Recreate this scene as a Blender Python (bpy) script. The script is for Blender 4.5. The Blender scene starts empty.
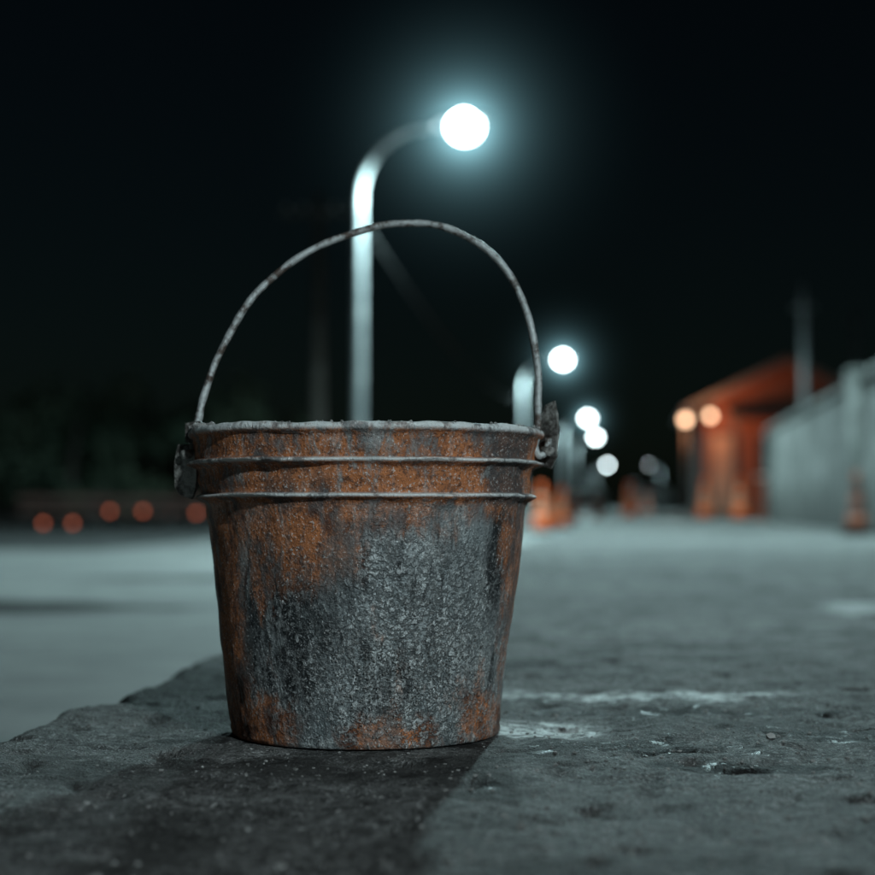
import bpy, bmesh, math, random
from mathutils import Vector, noise, Matrix
random.seed(7)
sc = bpy.context.scene
COL = sc.collection
sc.view_settings.view_transform='Standard'
try: sc.view_settings.look='None'
except Exception: pass
sc.view_settings.exposure=0

# ---------------------------------------------------------------- helpers
def link(o,parent=None):
    COL.objects.link(o)
    if parent is not None: o.parent=parent
    return o
def empty(name,loc=(0,0,0),rz=0):
    e=bpy.data.objects.new(name,None); e.empty_display_size=0.2
    e.location=loc; e.rotation_euler=(0,0,rz); return link(e)
def mesh_obj(name,verts,faces,mat=None,parent=None,smooth=False):
    me=bpy.data.meshes.new(name); me.from_pydata([tuple(v) for v in verts],[],faces); me.update()
    if smooth:
        for p in me.polygons: p.use_smooth=True
    if mat: me.materials.append(mat)
    return link(bpy.data.objects.new(name,me),parent)
def bm_obj(name,bm,mat=None,parent=None,smooth=False):
    me=bpy.data.meshes.new(name); bm.normal_update(); bm.to_mesh(me); bm.free()
    if smooth:
        for p in me.polygons: p.use_smooth=True
    if mat: me.materials.append(mat)
    return link(bpy.data.objects.new(name,me),parent)
def box(name,c,s,mat,parent=None,bev=0.01,rz=0):
    bm=bmesh.new(); bmesh.ops.create_cube(bm,size=1)
    bmesh.ops.scale(bm,vec=s,verts=bm.verts)
    if bev>0: bmesh.ops.bevel(bm,geom=list(bm.edges),offset=bev,segments=2,affect='EDGES')
    bmesh.ops.rotate(bm,cent=(0,0,0),matrix=Matrix.Rotation(rz,3,'Z'),verts=bm.verts)
    bmesh.ops.translate(bm,vec=c,verts=bm.verts)
    return bm_obj(name,bm,mat,parent)
def tube_data(pts,radii,n=12):
    pts=[Vector(p) for p in pts]; V=[];F=[]
    up=Vector((0,1,0.01))
    prev=None
    for i,p in enumerate(pts):
        t=(pts[min(i+1,len(pts)-1)]-pts[max(i-1,0)]).normalized()
        if prev is None:
            a=t.cross(up)
            if a.length<0.1: a=t.cross(Vector((1,0,0)))
            a.normalize()
        else:
            a=(prev-t*prev.dot(t)).normalized()
        prev=a; b=t.cross(a)
        r=radii[i] if hasattr(radii,'__len__') else radii
        for k in range(n):
            th=2*math.pi*k/n; V.append(p+a*math.cos(th)*r+b*math.sin(th)*r)
    for i in range(len(pts)-1):
        for k in range(n):
            F.append((i*n+k,i*n+(k+1)%n,(i+1)*n+(k+1)%n,(i+1)*n+k))
    F.append(tuple(range(n))[::-1]); F.append(tuple((len(pts)-1)*n+k for k in range(n)))
    return V,F
def tube(name,pts,radii,mat,parent=None,n=12):
    V,F=tube_data(pts,radii,n); return mesh_obj(name,V,F,mat,parent,True)
def catmull(P,sub=8):
    P=[Vector(p) for p in P]; out=[]
    Q=[P[0]*2-P[1]]+P+[P[-1]*2-P[-2]]
    for i in range(1,len(Q)-2):
        for s in range(sub):
            t=s/sub;a,b,c,d=Q[i-1],Q[i],Q[i+1],Q[i+2]
            out.append(0.5*((2*b)+(c-a)*t+(2*a-5*b+4*c-d)*t*t+(3*b-a-3*c+d)*t**3))
    out.append(P[-1]); return out
def lathe(profile,n=64):
    V=[];F=[];m=len(profile)
    for (r,z) in profile:
        for k in range(n):
            th=2*math.pi*k/n; V.append((r*math.cos(th),r*math.sin(th),z))
    for i in range(m-1):
        for k in range(n):
            F.append((i*n+k,i*n+(k+1)%n,(i+1)*n+(k+1)%n,(i+1)*n+k))
    return V,F

class N:
    def __init__(s,name):
        s.m=bpy.data.materials.new(name); s.m.use_nodes=True; s.t=s.m.node_tree
        s.t.nodes.clear(); s.out=s.t.nodes.new('ShaderNodeOutputMaterial')
        s.b=s.t.nodes.new('ShaderNodeBsdfPrincipled'); s.t.links.new(s.b.outputs[0],s.out.inputs[0])
        tc=s.t.nodes.new('ShaderNodeTexCoord'); s.P=tc.outputs['Object']
        sx=s.t.nodes.new('ShaderNodeSeparateXYZ'); s.t.links.new(s.P,sx.inputs[0]); s.X,s.Y,s.Z=sx.outputs
    def put(s,sock,v):
        if isinstance(v,bpy.types.NodeSocket): s.t.links.new(v,sock)
        elif hasattr(v,'__len__'):
            sock.default_value = tuple(v)+((1,) if len(v)==3 and sock.type=='RGBA' else ())
        else: sock.default_value=v
    def math(s,op,a,b=0,clamp=False):
        n=s.t.nodes.new('ShaderNodeMath'); n.operation=op; n.use_clamp=clamp
        s.put(n.inputs[0],a); s.put(n.inputs[1],b); return n.outputs[0]
    def noise(s,scale,detail=4,rough=.6,stretch=(1,1,1),off=(0,0,0),dist=0):
        mp=s.t.nodes.new('ShaderNodeMapping'); s.t.links.new(s.P,mp.inputs[0])
        mp.inputs['Scale'].default_value=stretch; mp.inputs['Location'].default_value=off
        n=s.t.nodes.new('ShaderNodeTexNoise'); s.t.links.new(mp.outputs[0],n.inputs['Vector'])
        n.inputs['Scale'].default_value=scale; n.inputs['Detail'].default_value=detail
        n.inputs['Roughness'].default_value=rough; n.inputs['Distortion'].default_value=dist
        return n.outputs['Fac']
    def ramp(s,v,lo,hi,a=0.,b=1.):
        n=s.t.nodes.new('ShaderNodeMapRange'); n.interpolation_type='SMOOTHSTEP'; n.clamp=True
        s.put(n.inputs[0],v); n.inputs[1].default_value=lo; n.inputs[2].default_value=hi
        n.inputs[3].default_value=a; n.inputs[4].default_value=b; return n.outputs[0]
    def mix(s,f,a,b,mode='MIX'):
        n=s.t.nodes.new('ShaderNodeMix'); n.data_type='RGBA'; n.blend_type=mode
        s.put(n.inputs[0],f); s.put(n.inputs[6],a); s.put(n.inputs[7],b); return n.outputs[2]
    def ell(s,cx,cy,rx,ry,n=None,amp=.5,soft=.35,U=None):
        W=s.Y if U is None else U
        a=s.math('DIVIDE',s.math('SUBTRACT',s.X,cx),rx); b=s.math('DIVIDE',s.math('SUBTRACT',W,cy),ry)
        d=s.math('SQRT',s.math('ADD',s.math('MULTIPLY',a,a),s.math('MULTIPLY',b,b)))
        if n is not None: d=s.math('ADD',d,s.math('MULTIPLY',s.math('SUBTRACT',n,.5),amp*4))
        return s.ramp(d,1-soft,1+soft,1.,0.)
    def ellxz(s,cx,cz,rx,rz,n=None,amp=.5,soft=.35): return s.ell(cx,cz,rx,rz,n,amp,soft,s.Z)
    def bump(s,h,strength=.5,dist=.002,prev=None):
        n=s.t.nodes.new('ShaderNodeBump'); n.inputs['Strength'].default_value=strength
        n.inputs['Distance'].default_value=dist; s.put(n.inputs['Height'],h)
        if prev is not None: s.t.links.new(prev,n.inputs['Normal'])
        return n.outputs[0]
    def fin(s,col,rough=.8,nor=None,metal=0,spec=.5):
        s.put(s.b.inputs['Base Color'],col); s.put(s.b.inputs['Roughness'],rough)
        s.put(s.b.inputs['Metallic'],metal); s.put(s.b.inputs['Specular IOR Level'],spec)
        if nor is not None: s.t.links.new(nor,s.b.inputs['Normal'])
        return s.m
def simple(name,c1,c2,scale=5,rough=.8,metal=0,bstr=.3,bdist=.005,stretch=(1,1,1)):
    n=N(name); f=n.noise(scale,5,.65,stretch); f=n.ramp(f,.35,.65)
    g=n.noise(scale*6,3,.6)
    return n.fin(n.mix(f,c1,c2),n.ramp(g,.2,.8,rough-.12,min(1,rough+.12)),n.bump(g,bstr,bdist),metal)
def emis(name,col,st):
    m=bpy.data.materials.new(name); m.use_nodes=True; t=m.node_tree; t.nodes.clear()
    o=t.nodes.new('ShaderNodeOutputMaterial'); e=t.nodes.new('ShaderNodeEmission')
    e.inputs[0].default_value=(*col,1); e.inputs[1].default_value=st; t.links.new(e.outputs[0],o.inputs[0])
    try: m.cycles.emission_sampling='NONE'
    except Exception: pass
    return m

COOL=(.62,.93,.96)
# ---------------------------------------------------------------- materials
n=N('pavement_concrete')
big=n.noise(1.3,4,.65,off=(3,1,0)); mid=n.noise(11,6,.72,dist=.3); fine=n.noise(95,4,.75); fin2=n.noise(380,2,.7)
blot=n.noise(4.5,6,.72,off=(8,2,0))
c=n.mix(n.ramp(big,.38,.62),(.22,.225,.22),(.38,.385,.375))
c=n.mix(n.ramp(n.Y,1.9,3.2,.72,0),c,(.070,.072,.069))  # nearer paving painted darker, standing in for weaker light there
c=n.mix(n.ramp(mid,.44,.60,0,.75),c,(.045,.045,.043))
c=n.mix(n.math('MULTIPLY',n.ramp(fine,.49,.62,0,.65),n.ramp(blot,.35,.55,1,.3)),c,(.42,.43,.42))
c=n.mix(n.ramp(fine,.34,.46,.8,0),c,(.02,.02,.02))
c=n.mix(n.ramp(fin2,.60,.67,0,.75),c,(.6,.6,.6))
w2=n.noise(16,6,.7,off=(1,5,0)); w3=n.noise(45,5,.7,off=(4,5,0))
dep=n.math('MAXIMUM',n.ell(-.085,1.71,.060,.075,w2,.45),n.ell(.01,2.03,.17,.055,w2,.6))
dep=n.math('MAXIMUM',dep,n.ell(.50,3.8,.07,.16,w2,.6))
dep=n.math('MULTIPLY',dep,n.ramp(w3,.42,.54,.10,1))
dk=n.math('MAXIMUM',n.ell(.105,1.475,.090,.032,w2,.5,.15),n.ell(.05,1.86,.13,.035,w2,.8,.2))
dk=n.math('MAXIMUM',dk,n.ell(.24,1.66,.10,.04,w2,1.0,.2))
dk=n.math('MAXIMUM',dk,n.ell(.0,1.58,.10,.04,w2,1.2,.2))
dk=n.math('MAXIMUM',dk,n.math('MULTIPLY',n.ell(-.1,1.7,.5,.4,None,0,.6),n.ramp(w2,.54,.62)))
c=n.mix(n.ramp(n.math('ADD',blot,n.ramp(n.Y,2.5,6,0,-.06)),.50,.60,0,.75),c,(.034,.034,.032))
c=n.mix(n.math('MULTIPLY',dep,.9),c,(.70,.73,.72))
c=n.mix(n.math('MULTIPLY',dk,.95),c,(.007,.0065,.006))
glint=n.math('MULTIPLY',dk,n.ramp(w3,.56,.62))
rg=n.mix(n.math('MAXIMUM',n.math('MULTIPLY',dep,.5),glint),(.80,.80,.80),(.30,.30,.30))
h=n.math('ADD',n.math('MULTIPLY',fine,1.1),n.math('MULTIPLY',fin2,.5))
h=n.math('ADD',h,n.math('MULTIPLY',mid,2.4))
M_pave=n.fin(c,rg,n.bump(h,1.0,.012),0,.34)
n=N('road_concrete')
big=n.noise(.5,4,.6); mid=n.noise(5,5,.7); fine=n.noise(70,2,.7)
c=n.mix(n.ramp(big,.35,.65),(.23,.235,.23),(.34,.345,.335)); c=n.mix(n.ramp(mid,.4,.65,0,.5),c,(.15,.15,.15))
w=n.noise(1.6,5,.65)
pud=n.math('MAXIMUM',n.ell(-2.65,6.1,.95,.40,w,.45,.15),n.ell(-2.1,8.6,.7,.3,w,.6,.2))
c=n.mix(n.math('MULTIPLY',pud,.97),c,(.006,.006,.006))
M_road=n.fin(c,n.ramp(pud,0,1,.75,.7),n.bump(n.math('ADD',fine,mid),.6,.005),0,.25)
M_ground=simple('dark_asphalt',(.02,.021,.021),(.04,.04,.04),1.2,.95,0,.5,.01)
n=N('wall_concrete'); a=n.noise(1.3,5,.65,(1,1,2.2)); b=n.noise(6,5,.7,(1,1,.4)); 
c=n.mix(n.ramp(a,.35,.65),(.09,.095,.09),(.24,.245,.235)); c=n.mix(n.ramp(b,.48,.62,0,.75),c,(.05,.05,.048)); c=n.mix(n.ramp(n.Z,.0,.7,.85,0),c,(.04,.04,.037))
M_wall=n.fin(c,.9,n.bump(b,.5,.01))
M_pole=simple('galvanised_pole',(.28,.30,.31),(.45,.47,.47),4,.5,.4)
M_house=simple('lamp_housing',(.1,.11,.11),(.16,.17,.17),6,.5,.4)
n=N('red_brick')
br=n.t.nodes.new('ShaderNodeTexBrick'); mp=n.t.nodes.new('ShaderNodeMapping'); mp.inputs['Rotation'].default_value=(math.pi/2,0,0)
n.t.links.new(n.P,mp.inputs[0]); n.t.links.new(mp.outputs[0],br.inputs[0])
br.inputs['Color1'].default_value=(.34,.10,.05,1); br.inputs['Color2'].default_value=(.22,.065,.035,1); br.inputs['Mortar'].default_value=(.2,.16,.13,1)
br.inputs['Scale'].default_value=4
M_brick=n.fin(br.outputs[0],.85,n.bump(br.outputs[1],.4,.01))
M_roof=simple('roof_metal',(.14,.15,.15),(.24,.25,.25),2,.6,.2)
M_white=simple('white_paint',(.6,.6,.58),(.75,.75,.73),3,.6)
M_door=simple('door_paint',(.30,.20,.14),(.4,.28,.2),3,.6)
M_dark=simple('dark_glass',(.02,.022,.025),(.03,.03,.035),3,.15)
M_shed=simple('shed_cladding',(.05,.055,.055),(.09,.095,.095),2,.7)
M_cone=simple('cone_orange',(.88,.14,.02),(.70,.09,.015),6,.5)
M_conew=simple('cone_dirty_band',(.65,.34,.22),(.50,.22,.13),6,.4)
M_dcone=simple('cone_faded',(.20,.05,.02),(.12,.035,.02),6,.6)
M_board=simple('weathered_board',(.10,.045,.035),(.06,.035,.03),6,.7)
M_rub=simple('black_rubber',(.02,.02,.02),(.035,.035,.035),8,.8)
M_leaf=simple('leaves',(.04,.07,.045),(.11,.15,.10),.8,.7)
M_bark=simple('bark',(.07,.06,.05),(.12,.11,.1),4,.9)
M_stone=simple('grit',(.08,.08,.075),(.32,.32,.31),60,.8)
M_bulb=emis('lamp_bulb',(.80,.97,1.0),30)
M_warm=emis('warm_bulb',(1.0,.60,.36),7)
M_amber=emis('amber_bulb',(1.0,.24,.12),1.35)

def bucket_mat(name):
    n=N(name)
    st=(1,1,.28)
    s1=n.noise(16,6,.7,st); s2=n.noise(26,6,.74,st,(4,2,1),.3); s3=n.noise(38,6,.72,(1,1,.6),(9,1,3)); sp=n.noise(150,4,.75); sp2=n.noise(420,2,.7)
    big=n.noise(7,4,.6,(1,1,.6),(2,7,1)); dr=n.noise(70,4,.7,(1,1,.06),(2,3,1))
    c=n.mix(n.ramp(s1,.38,.62),(.15,.175,.18),(.32,.35,.355))
    c=n.mix(n.ramp(s3,.50,.60,0,.75),c,(.48,.51,.505))
    g=n.math('MAXIMUM',n.ellxz(-.070,.125,.045,.080,s2,1.0,.4),n.ramp(s2,.54,.62,0,.85))
    g=n.math('MAXIMUM',g,n.ellxz(.118,.17,.012,.06,s2,.7,.4))
    g=n.math('MAXIMUM',g,n.math('MULTIPLY',n.ellxz(.02,.16,.07,.09,None,0,.6),n.ramp(dr,.54,.62,0,.9)))
    g=n.math('MULTIPLY',g,n.ramp(s3,.36,.50,.45,1))
    c=n.mix(g,c,(.022,.026,.028))
    rcol=n.mix(n.ramp(s3,.37,.56),(.085,.032,.018),(.42,.145,.05))
    rcol=n.mix(n.ramp(sp,.49,.63,0,.75),rcol,(.055,.026,.018))
    rcol=n.mix(n.ramp(s2,.54,.62,0,.5),rcol,(.17,.155,.145))
    r=n.math('MAXIMUM',n.ellxz(-.080,.196,.105,.038,s1,1.1,.6),n.ellxz(-.128,.10,.016,.16,s1,.8,.5))
    r=n.math('MAXIMUM',r,n.ellxz(.020,.010,.038,.022,s3,.9,.3))
    r=n.math('MAXIMUM',r,n.ellxz(-.10,.014,.032,.036,s3,1.0,.4))
    r=n.math('MAXIMUM',r,n.ellxz(.105,.020,.022,.026,s3,.8,.3))
    r=n.math('MAXIMUM',r,n.math('MULTIPLY',n.ellxz(.139,.16,.013,.085,s1,.9,.5),.9))
    r=n.math('MAXIMUM',r,n.ramp(n.math('MULTIPLY',n.ramp(n.Z,.13,.215),s1),.42,.54,0,.8))
    band=n.ramp(n.Z,.212,.220)
    r=n.math('MAXIMUM',r,n.math('MULTIPLY',band,n.ramp(s3,.37,.47,.4,1)))
    r=n.math('MAXIMUM',r,n.ramp(n.math('MULTIPLY',big,s1),.32,.37,0,.65))
    r=n.math('MULTIPLY',r,n.ramp(dr,.31,.47,.6,1))
    c=n.mix(r,c,rcol)
    bd=n.math('MULTIPLY',band,n.ramp(big,.52,.60,0,.8)); c=n.mix(bd,c,(.045,.05,.053))
    bw=n.math('MULTIPLY',band,n.ramp(s2,.55,.65,0,.75)); c=n.mix(bw,c,(.26,.28,.28))
    gr=n.math('MULTIPLY',n.ellxz(.035,.085,.10,.085,s2,.8,.6),n.ramp(sp,.46,.58))
    c=n.mix(n.math('MULTIPLY',gr,.75),c,(.52,.55,.55))
    c=n.mix(n.math('MULTIPLY',n.ramp(sp2,.58,.66,0,.65),n.ramp(s3,.40,.55,.25,1)),c,(.6,.62,.62))
    c=n.mix(n.ramp(sp2,.30,.40,.7,0),c,(.015,.015,.015))
    def edge(z0,w): return n.ramp(n.math('ABSOLUTE',n.math('SUBTRACT',n.Z,z0)),0,w,1,0)
    e=n.math('MAXIMUM',n.math('MAXIMUM',edge(.2255,.0028),edge(.2565,.0028)),n.ramp(n.Z,.281,.286))
    e=n.math('MULTIPLY',e,n.ramp(s3,.40,.50,.2,.95))
    c=n.mix(e,c,(.66,.70,.70))
    h=n.math('ADD',n.math('MULTIPLY',sp,1.0),n.math('MULTIPLY',sp2,.35))
    h=n.math('ADD',h,n.math('MULTIPLY',n.math('ADD',s3,gr),1.3))
    rough=n.mix(r,(.40,.40,.40),(.8,.8,.8))
    return n.fin(c,rough,n.bump(h,1.0,.0028),n.math('MULTIPLY',n.math('SUBTRACT',1,r),.3),.5)
M_bucket=bucket_mat('rusty_galvanised_steel')
n=N('worn_wire'); a=n.noise(60,5,.7); b=n.noise(200,3,.7)
M_wire=n.fin(n.mix(n.ramp(a,.45,.62),(.42,.45,.45),(.08,.06,.05)),.55,n.bump(n.math('ADD',a,b),.9,.002),.3)
n=N('ear_steel'); a=n.noise(50,5,.7); b=n.noise(160,3,.7)
M_ear=n.fin(n.mix(n.ramp(a,.42,.60),(.06,.055,.05),(.34,.34,.32)),.55,n.bump(n.math('ADD',a,b),.9,.003),.3)

# ---------------------------------------------------------------- ground & roads
mesh_obj('ground',[(-3000,-600,-.165),(3000,-600,-.165),(3000,5000,-.165),(-3000,5000,-.165)],[(0,1,2,3)],M_ground)
V=[(-16,-12,-.15),(-.55,-12,-.15),(-.55,14,-.15),(-16,14,-.15),(-4.5,14,-.15),(-4.5,320,-.15),(-.55,320,-.15)]
mesh_obj('road',V,[(0,1,2,4,3),(4,2,6,5)],M_road)

ys=[-5,-3,-1.5,-.5,.2,.5]; y=.7
while y<3: ys.append(y); y*=1.0038
while y<8: ys.append(y); y*=1.008
while y<320: ys.append(y); y*=1.05
xs=[];x=-.6
while x<.75: xs.append(x); x+=.0065
st=.0065
while x<2.2: xs.append(x); st=min(st*1.05,.08); x+=st
xs.append(2.25)
BX,BY=-.253,1.660; RZ=math.radians(8.66)
def pz(x,y):
    if y>30: return 0
    k=1 if y<8 else max(0,1-(y-8)/22)
    z=.012*noise.noise(Vector((x*1.1,y*1.1,3)))*k
    if y<9:
        z+=.0065*noise.fractal(Vector((x*7,y*7,0)),.9,2.1,4)
        if y<3.2:
            z+=.0020*noise.noise(Vector((x*55,y*55,2)))
            q=noise.noise(Vector((x*28,y*28,7)))
            if q>.22: z-=(q-.22)*.016          # spalled pits
        d=math.hypot((x-.105)/.10,(y-1.475)/.05); z-=.010*max(0,1-d)
        d=math.hypot((x-.05)/.15,(y-1.86)/.05); z-=.008*max(0,1-d)
    d=math.hypot(x-BX,y-BY)
    w=min(1,max(0,(d-.12)/.08)); return z*w-.001
V=[];F=[];nc=len(xs)
for y in ys:
    j=0
    if y<40:
        j=.018*noise.noise(Vector((0,y*3.1,1)))+.012*noise.noise(Vector((5,y*11,1)))+.007*noise.noise(Vector((5,y*40,1)))
        j+= .05*max(0,1-abs(y-1.86)/.10) if y>1.86 else .05*max(0,1-abs(y-1.86)/.03)
        j-= .02*max(0,1-abs(y-2.5)/.3)
    for i,x in enumerate(xs):
        w=max(0,1-(x+.6)/.16); xx=x+j*w
        z=pz(xx,y)-(.012*max(0,1-(x+.6)/.02)**2)
        V.append((xx,y,z))
nr=len(ys)
for r in range(nr-1):
    for i in range(nc-1):
        a=r*nc+i; F.append((a,a+1,a+nc+1,a+nc))
base=len(V)
lv=[-.03,-.07,-.11,-.15]
for r in range(nr):
    x0,y0,z0=V[r*nc]
    for l in lv: V.append((x0-.004+.008*noise.noise(Vector((l*30,y0*14,4))),y0,l))
for r in range(nr-1):
    ch0=[r*nc]+[base+r*4+k for k in range(4)]; ch1=[(r+1)*nc]+[base+(r+1)*4+k for k in range(4)]
    for k in range(4): F.append((ch0[k],ch1[k],ch1[k+1],ch0[k+1]))
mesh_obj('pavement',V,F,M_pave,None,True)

ico=bmesh.new(); bmesh.ops.create_icosphere(ico,subdivisions=1,radius=1); IV=[v.co.copy() for v in ico.verts]; IF=[[v.index for v in f.verts] for f in ico.faces]; ico.free()
V=[];F=[]
for k in range(5600):
    y=.9+abs(random.gauss(0,1))*.9
    x=random.uniform(-.6,1.0)*(.45+.4*y) if random.random()<.6 else random.gauss(.05,.22)
    if x<-.57 or math.hypot(x-BX,y-BY)<.134: continue
    s=random.choice([.0005,.0006,.0008,.001,.0012,.0016]) * random.uniform(.6,1.3)
    if random.random()<.015: s*=2.4
    b=len(V); z=pz(x,y)+s*.35
    for v in IV:
        q=v*s*random.uniform(.65,1.3); V.append((x+q.x*1.2,y+q.y,z+q.z*.7))
    F+= [tuple(b+i for i in f) for f in IF]
mesh_obj('gravel',V,F,M_stone)

# ---------------------------------------------------------------- bucket
bucket=empty('metal_bucket',(BX,BY,0),RZ); bucket.scale=(1.02,1.02,1.025)
prof=[(.0005,.012),(.06,.012),(.117,.012),(.120,.002),(.124,.0),(.1275,.001),(.129,.005),(.1285,.010),(.1297,.014)]
for i in range(1,44):
    t=i/44; prof.append((.1297+(.1535-.1297)*t,.014+(.2165-.014)*t))
prof+=[(.154,.2175),(.156,.2205),(.1605,.2225),(.1635,.2242),(.1635,.2258),(.1600,.2270),(.1578,.2276)]
for i in range(1,6): prof.append((.1578+.0025*i/6,.2282+(.249-.2282)*i/6))
prof+=[(.1605,.2495),(.1625,.2515),(.1670,.2535),(.1710,.2555),(.1710,.2572),(.1670,.2583),(.1640,.2588)]
for i in range(1,5): prof.append((.1640+.0012*i/5,.2588+(.279-.2588)*i/5))
prof+=[(.1660,.2795),(.1690,.2810),(.1705,.2835),(.1698,.2865),(.1680,.2885),(.1655,.2890),(.1630,.2875),(.1620,.2840),(.1615,.276)]
for i in range(1,20): prof.append((.1615-(.1615-.126)*i/20,.275-(.275-.015)*i/20))
prof+=[(.12,.0145),(.0005,.0145)]
NS=360
V,F=lathe(prof,NS)
VV=[]
for (x,y,z) in V:
    r=math.hypot(x,y)
    if r>.05:
        th=math.atan2(y,x)
        d=.0030*noise.noise(Vector((x*9,y*9,z*9)))+.0013*noise.noise(Vector((x*30,y*30,z*30)))
        d+=.0007*noise.noise(Vector((x*80,y*80,z*60)))
        if z>.2: d+=.0022*noise.noise(Vector((x*22+5,y*22,z*120)))
        d-=.006*math.exp(-((th+math.pi/2+.05)/.12)**2-((z-.256)/.006)**2)
        d-=.004*math.exp(-((th+math.pi/2-.55)/.05)**2-((z-.226)/.004)**2)
        k=(r+d)/r; x*=k;y*=k
        if z>.2: z+=.0024*noise.noise(Vector((x*14,y*14,9)))+.0012*noise.noise(Vector((x*60,y*60,z*20)))
    VV.append((x,y,z))
mesh_obj('shell',VV,F,M_bucket,bucket,True)
V=[];F=[]
for k in range(150):
    th=random.uniform(0,2*math.pi) if k>34 else math.radians(190)+random.gauss(.1,.13)
    s=random.uniform(.0008,.0018) if k>34 else random.uniform(.0014,.0036)
    rr=.1665+random.uniform(-.003,.003); b=len(V)
    c=Vector((rr*math.cos(th),rr*math.sin(th),.2888+s*.2))
    for v in IV: V.append(c+v*s*random.uniform(.6,1.3))
    F+=[tuple(b+i for i in f) for f in IF]
for k in range(1500):
    th=-math.pi/2+random.gauss(.25,.38); z=min(.2,max(.004,random.gauss(.075,.04)))
    rr=.1297+(.0238)*(z-.014)/.2025; s=random.uniform(.0003,.0009); b=len(V)
    c=Vector((rr*math.cos(th),rr*math.sin(th),z))
    for v in IV: V.append(c+v*s*random.uniform(.5,1.4))
    F+=[tuple(b+i for i in f) for f in IF]
mesh_obj('cement_residue',V,F,M_stone,bucket)
P=[(-.166,-.012,.272),(-.1665,-.013,.285),(-.161,-.012,.297),(-.156,-.010,.322),(-.143,-.006,.361),(-.118,-.001,.406),(-.080,.004,.446),(-.036,.008,.4725),(.008,.008,.4865),(.045,.006,.4900),(.081,.002,.4840),(.1145,-.004,.466),(.141,-.010,.434),(.156,-.016,.394),(.1625,-.021,.354),(.164,-.026,.314),(.162,-.029,.285),(.160,-.030,.272),(.164,-.031,.264),(.171,-.028,.268),(.173,-.024,.280)]
C=catmull(P,8)
C=[c+Vector((noise.noise(c*25+Vector((3,0,0))),noise.noise(c*25),noise.noise(c*25+Vector((0,7,0)))))*.0016 for c in C]
tube('handle',C,[.0035+.0007*noise.noise(c*140) for c in C],M_wire,bucket,12)
def plate(name,outline,origin,th,bend,ax):
    bm=bmesh.new(); vs=[bm.verts.new((u,0,z)) for u,z in outline]; f=bm.faces.new(vs)
    bmesh.ops.subdivide_edges(bm,edges=list(bm.edges),cuts=2)
    bmesh.ops.triangulate(bm,faces=list(bm.faces))
    r=bmesh.ops.extrude_face_region(bm,geom=list(bm.faces))
    bmesh.ops.translate(bm,vec=(0,th,0),verts=[g for g in r['geom'] if isinstance(g,bmesh.types.BMVert)])
    bmesh.ops.recalc_face_normals(bm,faces=list(bm.faces))
    for v in bm.verts: v.co.y+=bend*(v.co.z/.03)**2 + .0015*noise.noise(v.co*90)
    bmesh.ops.rotate(bm,cent=(0,0,0),matrix=Matrix.Rotation(ax,3,'Z'),verts=bm.verts)
    bmesh.ops.translate(bm,vec=origin,verts=bm.verts)
    return bm_obj(name,bm,M_ear,bucket)
R=[(-.009,-.026),(.004,-.030),(.012,-.018),(.015,.002),(.012,.022),(.007,.035),(-.003,.031),(-.010,.012),(-.013,-.008)]
plate('right_ear',R,(.171,-.020,.281),.003,.003,math.radians(-44))
plate('right_ear_strap',[(-.007,-.02),(.006,-.022),(.009,.0),(.006,.016),(-.007,.015)],(.177,-.012,.290),.003,-.002,math.radians(-35))
tube('right_rivet',[(.168,-.026,.268),(.176,-.034,.267)],.0045,M_ear,bucket,14)
Lp=[(-.010,-.036),(.003,-.040),(.011,-.028),(.014,-.005),(.010,.012),(-.008,.012),(-.012,-.008),(-.013,-.028)]
plate('left_ear',Lp,(-.173,-.024,.262),.004,.004,math.radians(-28))
plate('left_ear_strap',[(-.010,-.010),(.009,-.012),(.012,.004),(.004,.010),(-.010,.008)],(-.163,-.024,.286),.004,.003,math.radians(-14))
tube('left_rivet',[(-.166,-.020,.264),(-.172,-.034,.264)],.0045,M_ear,bucket,14)

# ---------------------------------------------------------------- street lamps
def halo_mat(name,R,k):
    m=bpy.data.materials.new(name); m.use_nodes=True; t=m.node_tree; t.nodes.clear()
    o=t.nodes.new('ShaderNodeOutputMaterial'); e=t.nodes.new('ShaderNodeEmission')
    tc=t.nodes.new('ShaderNodeTexCoord'); ln=t.nodes.new('ShaderNodeVectorMath'); ln.operation='LENGTH'
    t.links.new(tc.outputs['Object'],ln.inputs[0])
    def M(op,a,b):
        x=t.nodes.new('ShaderNodeMath'); x.operation=op
        for i,q in enumerate((a,b)):
            if isinstance(q,bpy.types.NodeSocket): t.links.new(q,x.inputs[i])
            else: x.inputs[i].default_value=q
        return x.outputs[0]
    r=ln.outputs['Value']; f=M('MAXIMUM',M('SUBTRACT',1,M('DIVIDE',r,R)),0); f=M('POWER',f,2.0)
    d=M('ADD',M('POWER',r,3.0),.03)
    t.links.new(M('MULTIPLY',M('DIVIDE',f,d),k),e.inputs[1]); e.inputs[0].default_value=(.42,.88,1,1)
    t.links.new(e.outputs[0],o.inputs['Volume'])
    try: m.cycles.volume_step_rate=.7; m.cycles.emission_sampling='NONE'
    except Exception: pass
    return m
M_halo=halo_mat('lamp_halo_emission',3.2,.07)  # bloom around the lamps put in as a self-glowing volume
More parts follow.
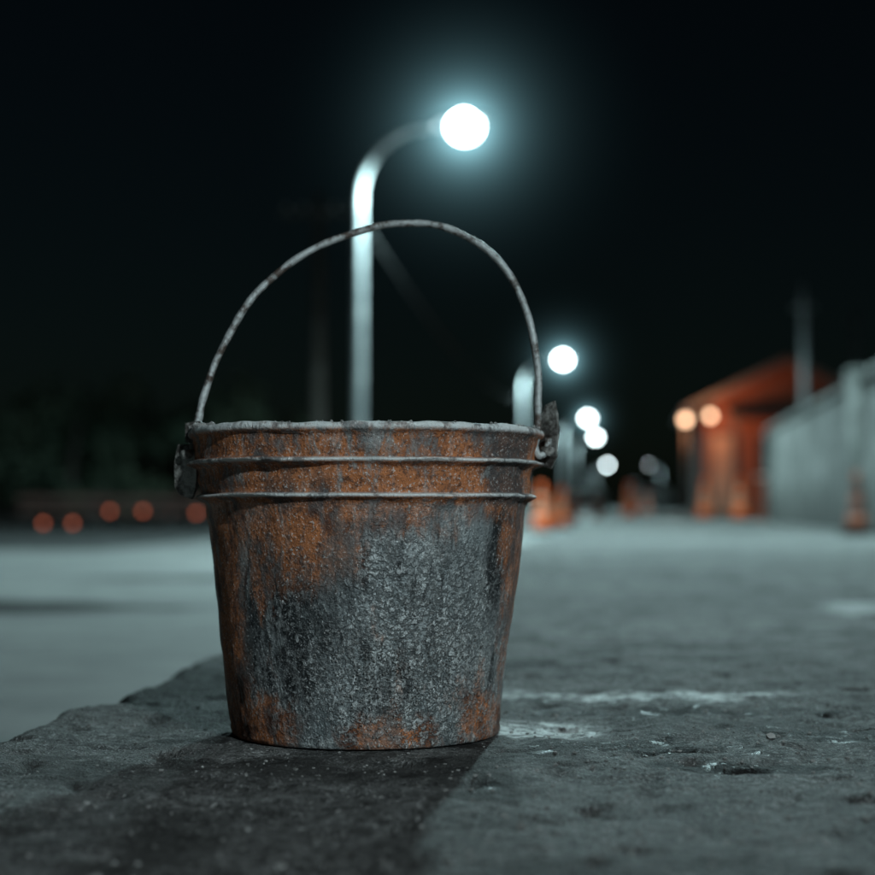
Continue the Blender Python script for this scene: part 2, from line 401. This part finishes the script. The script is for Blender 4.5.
def street_lamp(x,y,H,arm,zbase,power,halo=True,side=1,bulb=.22,col=COOL):
    L=empty('street_lamp',(x,y,zbase)); H=H-zbase
    box('base_plate',(0,0,.02),(.36,.36,.04),M_house,L,.008)
    rz=H-1.05
    pts=[(0,0,.03),(0,0,.6),(0,0,.62)]+[(0,0,.62+(rz-.62)*i/6) for i in range(1,7)]
    rad=[.125,.125,.085]+[.085-.01*i/6 for i in range(1,7)]
    ar=arm-.32
    for i in range(1,13):
        a=math.pi/2*i/12
        pts.append((side*(ar-ar*math.cos(a))*.9,0,rz+ .98*math.sin(a))); rad.append(.075-.025*i/12)
    pts.append((side*(ar+.02),0,rz+1.0)); rad.append(.05)
    tube('pole',pts,rad,M_pole,L,20)
    bm=bmesh.new(); bmesh.ops.create_uvsphere(bm,u_segments=24,v_segments=12,radius=1)
    for v in bm.verts:
        k=.75+.25*(v.co.x*side)
        v.co=Vector((v.co.x*.40,v.co.y*.17*k,(v.co.z*.10 if v.co.z>0 else v.co.z*.03)))
    bmesh.ops.translate(bm,vec=(side*arm,0,H+.02),verts=bm.verts)
    bm_obj('head_housing',bm,M_house,L,True)
    bm=bmesh.new(); bmesh.ops.create_uvsphere(bm,u_segments=24,v_segments=12,radius=bulb)
    bmesh.ops.scale(bm,vec=(1,1,.9),verts=bm.verts)
    bmesh.ops.translate(bm,vec=(side*(arm+.04),0,H-.08),verts=bm.verts)
    bm_obj('lamp_globe',bm,M_bulb,L,True)
    ld=bpy.data.lights.new('lamp_light','SPOT'); ld.energy=power; ld.color=col; ld.shadow_soft_size=.12; ld.spot_size=math.radians(172); ld.spot_blend=.35
    lo=link(bpy.data.objects.new('lamp_light',ld),L); lo.location=(side*(arm+.04),0,H-.36-bulb*.2)
    if halo:
        bm=bmesh.new(); bmesh.ops.create_icosphere(bm,subdivisions=3,radius=3.2)
        o=bm_obj('emissive_halo',bm,M_halo,L,True); o.location=(side*(arm+.04),0,H-.10)
    return L
for yy,p in ((23,3000),(60,4500),(100,4000),(127,2400),(212,2400)):
    street_lamp(-3.62,yy,5.50,1.42,-.15,p,halo=yy<110)
street_lamp(2.5,11.6,5.2,1.62,-.165,2150,halo=False,side=-1)  # unseen lamp, added so the bucket's shadow falls front-left
street_lamp(3.9,-4.2,3.6,.4,-.165,1350,halo=False,side=-1,col=(.80,.96,1.0))  # unseen lamp behind the camera, added to light the bucket's front

up=empty('utility_pole',(-6.0,33,-.165))
tube('post',[(0,0,0),(0,0,3.3),(0,0,6.6)],[.14,.12,.10],M_bark,up,14)
box('crossarm',(0,0,6.2),(1.5,.1,.1),M_bark,up,.01)
for i,sx in enumerate((-.65,-.3,.3,.65)): 
    V,F=lathe([(.001,0),(.035,0),(.05,.04),(.03,.06),(.045,.09),(.02,.13),(.001,.135)],12); o=mesh_obj('insulator_%d'%(i+1),V,F,M_white,up,True); o.location=(sx,0,6.25)
cab=[]
for i in range(41):
    t=i/40; cab.append((-3.6+.12,23+37*t,4.0-1.1*4*t*(1-t)*.6))
tube('overhead_cable',cab,.022,M_rub,None,8)

# ---------------------------------------------------------------- wall on the right
wall=empty('concrete_wall',(0,0,0))
def wallrun(nm,y0,y1,h,th):
    y=y0;i=1
    while y<y1-.1:
        ln=min(3.0,y1-y)
        box('%s_panel_%d'%(nm,i),(2.10,y+ln/2,h/2-.04),(th,ln-.04,h+.08),M_wall,wall,.012)
        y+=ln;i+=1
    box(nm+'_coping',(2.10,(y0+y1)/2,h+.036),(th+.10,y1-y0,.07),M_wall,wall,.012)
wallrun('near',6.0,14.85,1.30,.14); wallrun('far',15.15,24.0,1.27,.14)
box('pier',(2.08,15.0,.66),(.34,.26,1.52),M_wall,wall,.015)
box('end_pier',(2.10,24.14,.62),(.26,.26,1.44),M_wall,wall,.015)

# ---------------------------------------------------------------- brick house
hs=empty('brick_house',(1.75,38,-.16))
W,D,H0,Hp=3.6,7,2.75,3.65
V=[(0,0,0),(W,0,0),(W,0,H0),(W/2,0,Hp),(0,0,H0),(0,D,0),(W,D,0),(W,D,H0),(W/2,D,Hp),(0,D,H0)]
mesh_obj('walls',V,[(0,1,2,3,4),(5,9,8,7,6),(0,4,9,5),(1,6,7,2)],M_brick,hs)
def slab(name,a,b,c,d,t,mat,par):
    a,b,c,d=map(Vector,(a,b,c,d)); nn=(b-a).cross(d-a).normalized()*t
    V=[a,b,c,d,a+nn,b+nn,c+nn,d+nn]; mesh_obj(name,V,[(3,2,1,0),(4,5,6,7),(0,1,5,4),(1,2,6,5),(2,3,7,6),(3,0,4,7)],mat,par)
slab('roof_left',(-.35,-.5,H0-.14),(W/2,-.5,Hp+.03),(W/2,D+.4,Hp+.03),(-.35,D+.4,H0-.14),-.12,M_roof,hs)
slab('roof_right',(W/2,-.5,Hp+.03),(W+.35,-.5,H0-.14),(W+.35,D+.4,H0-.14),(W/2,D+.4,Hp+.03),-.12,M_roof,hs)
slab('porch_roof',(.5,-1.0,2.35),(W*.62,-1.0,2.35),(W*.62,-.02,2.65),(.5,-.02,2.65),-.07,M_shed,hs)
for i,xx in enumerate((.6,W*.58)): box('porch_post_%d'%(i+1),(xx,-.92,1.17),(.10,.10,2.34),M_shed,hs,.01)
box('door',(.42,-.045,1.0),(.55,.04,1.9),M_door,hs,.01)
box('door_frame',(.42,-.012,1.02),(.67,.02,2.04),M_shed,hs,.003)
for i,xx in enumerate((1.5,2.7)):
    box('window_%d'%(i+1),(xx,-.03,1.5),(.7,.05,.85),M_dark,hs,.005); box('window_sill_%d'%(i+1),(xx,-.06,1.04),(.85,.12,.06),M_white,hs,.005)
box('step',(.42,-.35,.22),(.9,.6,.10),M_wall,hs,.01)
box('gutter',(-.40,D/2,H0-.18),(.10,D,.10),M_white,hs,.02)
def warm_lamp(name,par,loc,e,r=.07,dy=-.22):
    bm=bmesh.new(); bmesh.ops.create_uvsphere(bm,u_segments=16,v_segments=10,radius=r); bmesh.ops.translate(bm,vec=loc,verts=bm.verts)
    bm_obj(name,bm,M_warm,par,True)
    ld=bpy.data.lights.new(name+'_light','POINT'); ld.energy=e; ld.color=(1,.36,.16); ld.shadow_soft_size=.05
    o=link(bpy.data.objects.new(name+'_light',ld),par); o.location=(loc[0],loc[1]+dy,loc[2]-.12)
box('wall_lamp_bracket',(.10,-.30,2.46),(.05,.60,.05),M_house,hs,.01)
warm_lamp('wall_lamp',hs,(.10,-.62,2.36),52,.075,-.5)
gl=empty('garden_lamp',(1.30,37,0))
tube('post',[(0,0,0),(0,0,1.0),(0,0,1.98)],[.05,.035,.03],M_house,gl,12)
V,F=lathe([(.001,.12),(.13,.03),(.14,.0),(.10,.0),(.001,.01)],16); o=mesh_obj('hood',V,F,M_house,gl,True); o.location=(0,0,2.19)
warm_lamp('globe',gl,(0,0,2.10),14,.085)

sh=empty('storage_shed',(5.6,30,-.16))
V=[(0,0,0),(9,0,0),(9,0,3.1),(4.5,0,4.3),(0,0,3.1),(0,16,0),(9,16,0),(9,16,3.1),(4.5,16,4.3),(0,16,3.1)]
mesh_obj('walls',V,[(0,1,2,3,4),(5,9,8,7,6),(0,4,9,5),(1,6,7,2)],M_shed,sh)
slab('roof_left',(-.3,-.3,3.04),(4.5,-.3,4.34),(4.5,16.3,4.34),(-.3,16.3,3.04),-.08,M_roof,sh)
slab('roof_right',(4.5,-.3,4.34),(9.3,-.3,3.04),(9.3,16.3,3.04),(4.5,16.3,4.34),-.08,M_roof,sh)
box('shed_door',(4.5,-.04,1.3),(3,.06,2.6),M_roof,sh,.01)
for nm,x,yy,h in (('antenna_mast',3.2,31,4.2),('antenna_mast',5.1,38.5,4.7)):
    ms=empty(nm,(x,yy,-.16)); tube('tube',[(0,0,0),(0,0,h*.6),(0,0,h)],[.08,.07,.06],M_pole,ms,12)
    box('cross_bar',(0,0,h-.25),(.4,.04,.04),M_pole,ms,.005)
    tube('tip',[(0,0,h),(0,0,h+.25)],[.02,.01],M_pole,ms,8)

def cone(x,y,z,h=.72,m1=None,m2=None):
    m1=m1 or M_cone; m2=m2 or M_conew
    e=empty('traffic_cone',(x,y,z)); s=h/.72
    box('base',(0,0,.02*s),(.38*s,.38*s,.035*s),M_rub,e,.01)
    R=lambda zz:(.14-(.14-.03)*(zz-.04)/.68)*s
    def seg(nm,a,b,m,off=0):
        V,F=lathe([(R(a)-.02,a*s),(R(a)+off,a*s),(R(b)+off,b*s),(R(b)-.015,b*s)],24); mesh_obj(nm,V,F,m,e,True)
    seg('lower',.04,.24,m1); seg('band_1',.24,.36,m2,.001); seg('middle',.36,.46,m1); seg('band_2',.46,.55,m2,.001); seg('tip',.55,.72,m1)
for c in ((-1.22,25,-.15),(-1.15,31,-.15),(-1.5,36,-.15),(.08,36,0),(1.42,31,0),(1.92,29,0),(-.9,52,-.15),(.75,58,0),(-1.3,44,-.15)): cone(*c)
cone(1.80,13.6,0,.50,M_dcone,M_board)

def barrier(x,y,w=1.6,zl=.16):
    e=empty('road_barrier',(x,y,-.165))
    box('rail_top',(0,0,.52),(w,.05,.14),M_board,e,.01); box('rail_low',(0,0,.30),(w,.05,.12),M_board,e,.01)
    for i,sx in enumerate((-w/2+.12,w/2-.12)):
        box('leg_%d'%(i+1),(sx,.055,.32),(.06,.05,.58),M_rub,e,.005); box('foot_%d'%(i+1),(sx,.05,.03),(.10,.55,.05),M_rub,e,.01)
        bm=bmesh.new(); bmesh.ops.create_uvsphere(bm,u_segments=16,v_segments=10,radius=.045); bmesh.ops.scale(bm,vec=(1,.5,1),verts=bm.verts)
        bmesh.ops.translate(bm,vec=(sx*.42,-.06,zl),verts=bm.verts); bm_obj('warning_lamp_%d'%(i+1),bm,M_amber,e,True)
barrier(-9.88,29.0,1.5,.10); barrier(-9.25,31.0,1.75,.31); barrier(-8.28,31.4,1.5,.27)

def car(x,y,z,rz,mat):
    e=empty('parked_car',(x,y,z),rz)
    side=[(-2.1,.35),(-2.15,.75),(-1.95,.95),(-1.2,1.02),(-.55,1.42),(.75,1.45),(1.45,1.05),(2.0,.98),(2.12,.7),(2.1,.35)]
    V=[]
    for k,w in enumerate((-.84,.84)):
        for (a,b) in side: V.append((w*(.80 if b>1.2 else 1),a,b))
    m=len(side)
    F=[tuple(range(m)),tuple(range(2*m-1,m-1,-1))]+[(i,i+m,(i+1)%m+m,(i+1)%m) for i in range(m)]
    o=mesh_obj('body',V,F,mat,e); bv=o.modifiers.new('b','BEVEL'); bv.width=.06; bv.segments=3
    mesh_obj('windscreen',[(-.68,-1.13,1.09),(.68,-1.13,1.09),(.62,-.60,1.42),(-.62,-.60,1.42)],[(0,1,2,3)],M_dark,e)
    for s in (-1,1):
        mesh_obj('side_window_%d'%(1 if s<0 else 2),[(s*.855,-.95,1.06),(s*.855,1.2,1.06),(s*.71,.7,1.38),(s*.71,-.5,1.38)],[(0,1,2,3)],M_dark,e)
        for j,yy in enumerate((-1.35,1.35)):
            V,F=lathe([(.001,-.1),(.30,-.1),(.33,-.06),(.33,.06),(.30,.1),(.001,.1)],24)
            w=mesh_obj('wheel_%d'%(j+1+(s+1)),V,F,M_rub,e,True); w.rotation_euler=(0,math.pi/2,0); w.location=(s*.78,yy,.33)
    box('bumper',(0,-2.14,.45),(1.6,.1,.2),M_rub,e,.03)
car(1.1,84,0,math.radians(8),M_white)
car(-2.0,90,-.15,math.radians(-4),M_white)
street_lamp(3.1,150,4.0,1.0,-.165,900,halo=False,side=-1,bulb=.05)

def trees(name,x0,x1,y0,h,count,seed):
    rnd=random.Random(seed); e=empty(name,(0,0,-.165)); V=[];F=[];TV=[];TF=[]
    for k in range(count):
        cx=rnd.uniform(x0,x1); cy=y0+rnd.uniform(-3,3); hh=h*rnd.uniform(.55,1.15)
        tv,tf=tube_data([(cx,cy,0),(cx+rnd.uniform(-.1,.1),cy,hh*.4),(cx+rnd.uniform(-.3,.3),cy,hh*.75)],[.12,.08,.03],7)
        b=len(TV);TV+=tv;TF+=[tuple(b+i for i in f) for f in tf]
        for q in range(9):
            px,py,pz_=cx+rnd.gauss(0,hh*.22),cy+rnd.gauss(0,.5),hh*rnd.uniform(.25,.95); rr=hh*rnd.uniform(.10,.2)
            for l in range(60):
                d=Vector((rnd.gauss(0,1),rnd.gauss(0,1),rnd.gauss(0,.8))).normalized()*rr*rnd.uniform(.6,1.15)
                c=Vector((px,py,pz_))+d; s=rnd.uniform(.07,.15)
                u=Vector((rnd.gauss(0,1),rnd.gauss(0,1),rnd.gauss(0,1))).normalized(); w=u.orthogonal().normalized()
                b=len(V); V+=[c-u*s,c+w*s*.6,c+u*s,c-w*s*.6]; F.append((b,b+1,b+2,b+3))
    mesh_obj('trunks',TV,TF,M_bark,e); mesh_obj('foliage',V,F,M_leaf,e)
trees('tree_line',-20,-8.0,38,3.0,28,3)

# ---------------------------------------------------------------- night sky + moon
w=bpy.data.worlds.new('World'); sc.world=w; w.use_nodes=True; t=w.node_tree
bg=t.nodes['Background']; sk=t.nodes.new('ShaderNodeTexSky'); sk.sky_type='NISHITA'; sk.sun_disc=False
sk.sun_elevation=math.radians(38); sk.sun_rotation=math.radians(140)
mx=t.nodes.new('ShaderNodeMix'); mx.data_type='RGBA'; mx.blend_type='MULTIPLY'; mx.inputs[0].default_value=1
t.links.new(sk.outputs[0],mx.inputs[6]); mx.inputs[7].default_value=(.45,.66,.60,1)
t.links.new(mx.outputs[2],bg.inputs[0]); bg.inputs[1].default_value=.0011
sd=bpy.data.lights.new('moon','SUN'); sd.energy=.012; sd.angle=math.radians(.5); sd.color=(.8,.93,1)
so=link(bpy.data.objects.new('moon',sd)); so.rotation_euler=(math.radians(52),0,math.radians(40))

cd=bpy.data.cameras.new('camera'); cam=link(bpy.data.objects.new('camera',cd)); sc.camera=cam
cd.lens=70; cd.sensor_width=36; cd.clip_start=.05; cd.clip_end=8000
cam.location=(0,0,.22); cam.rotation_euler=(math.radians(90+2.34),0,math.radians(6.29))
cd.dof.use_dof=True; cd.dof.focus_distance=1.54; cd.dof.aperture_fstop=3.6
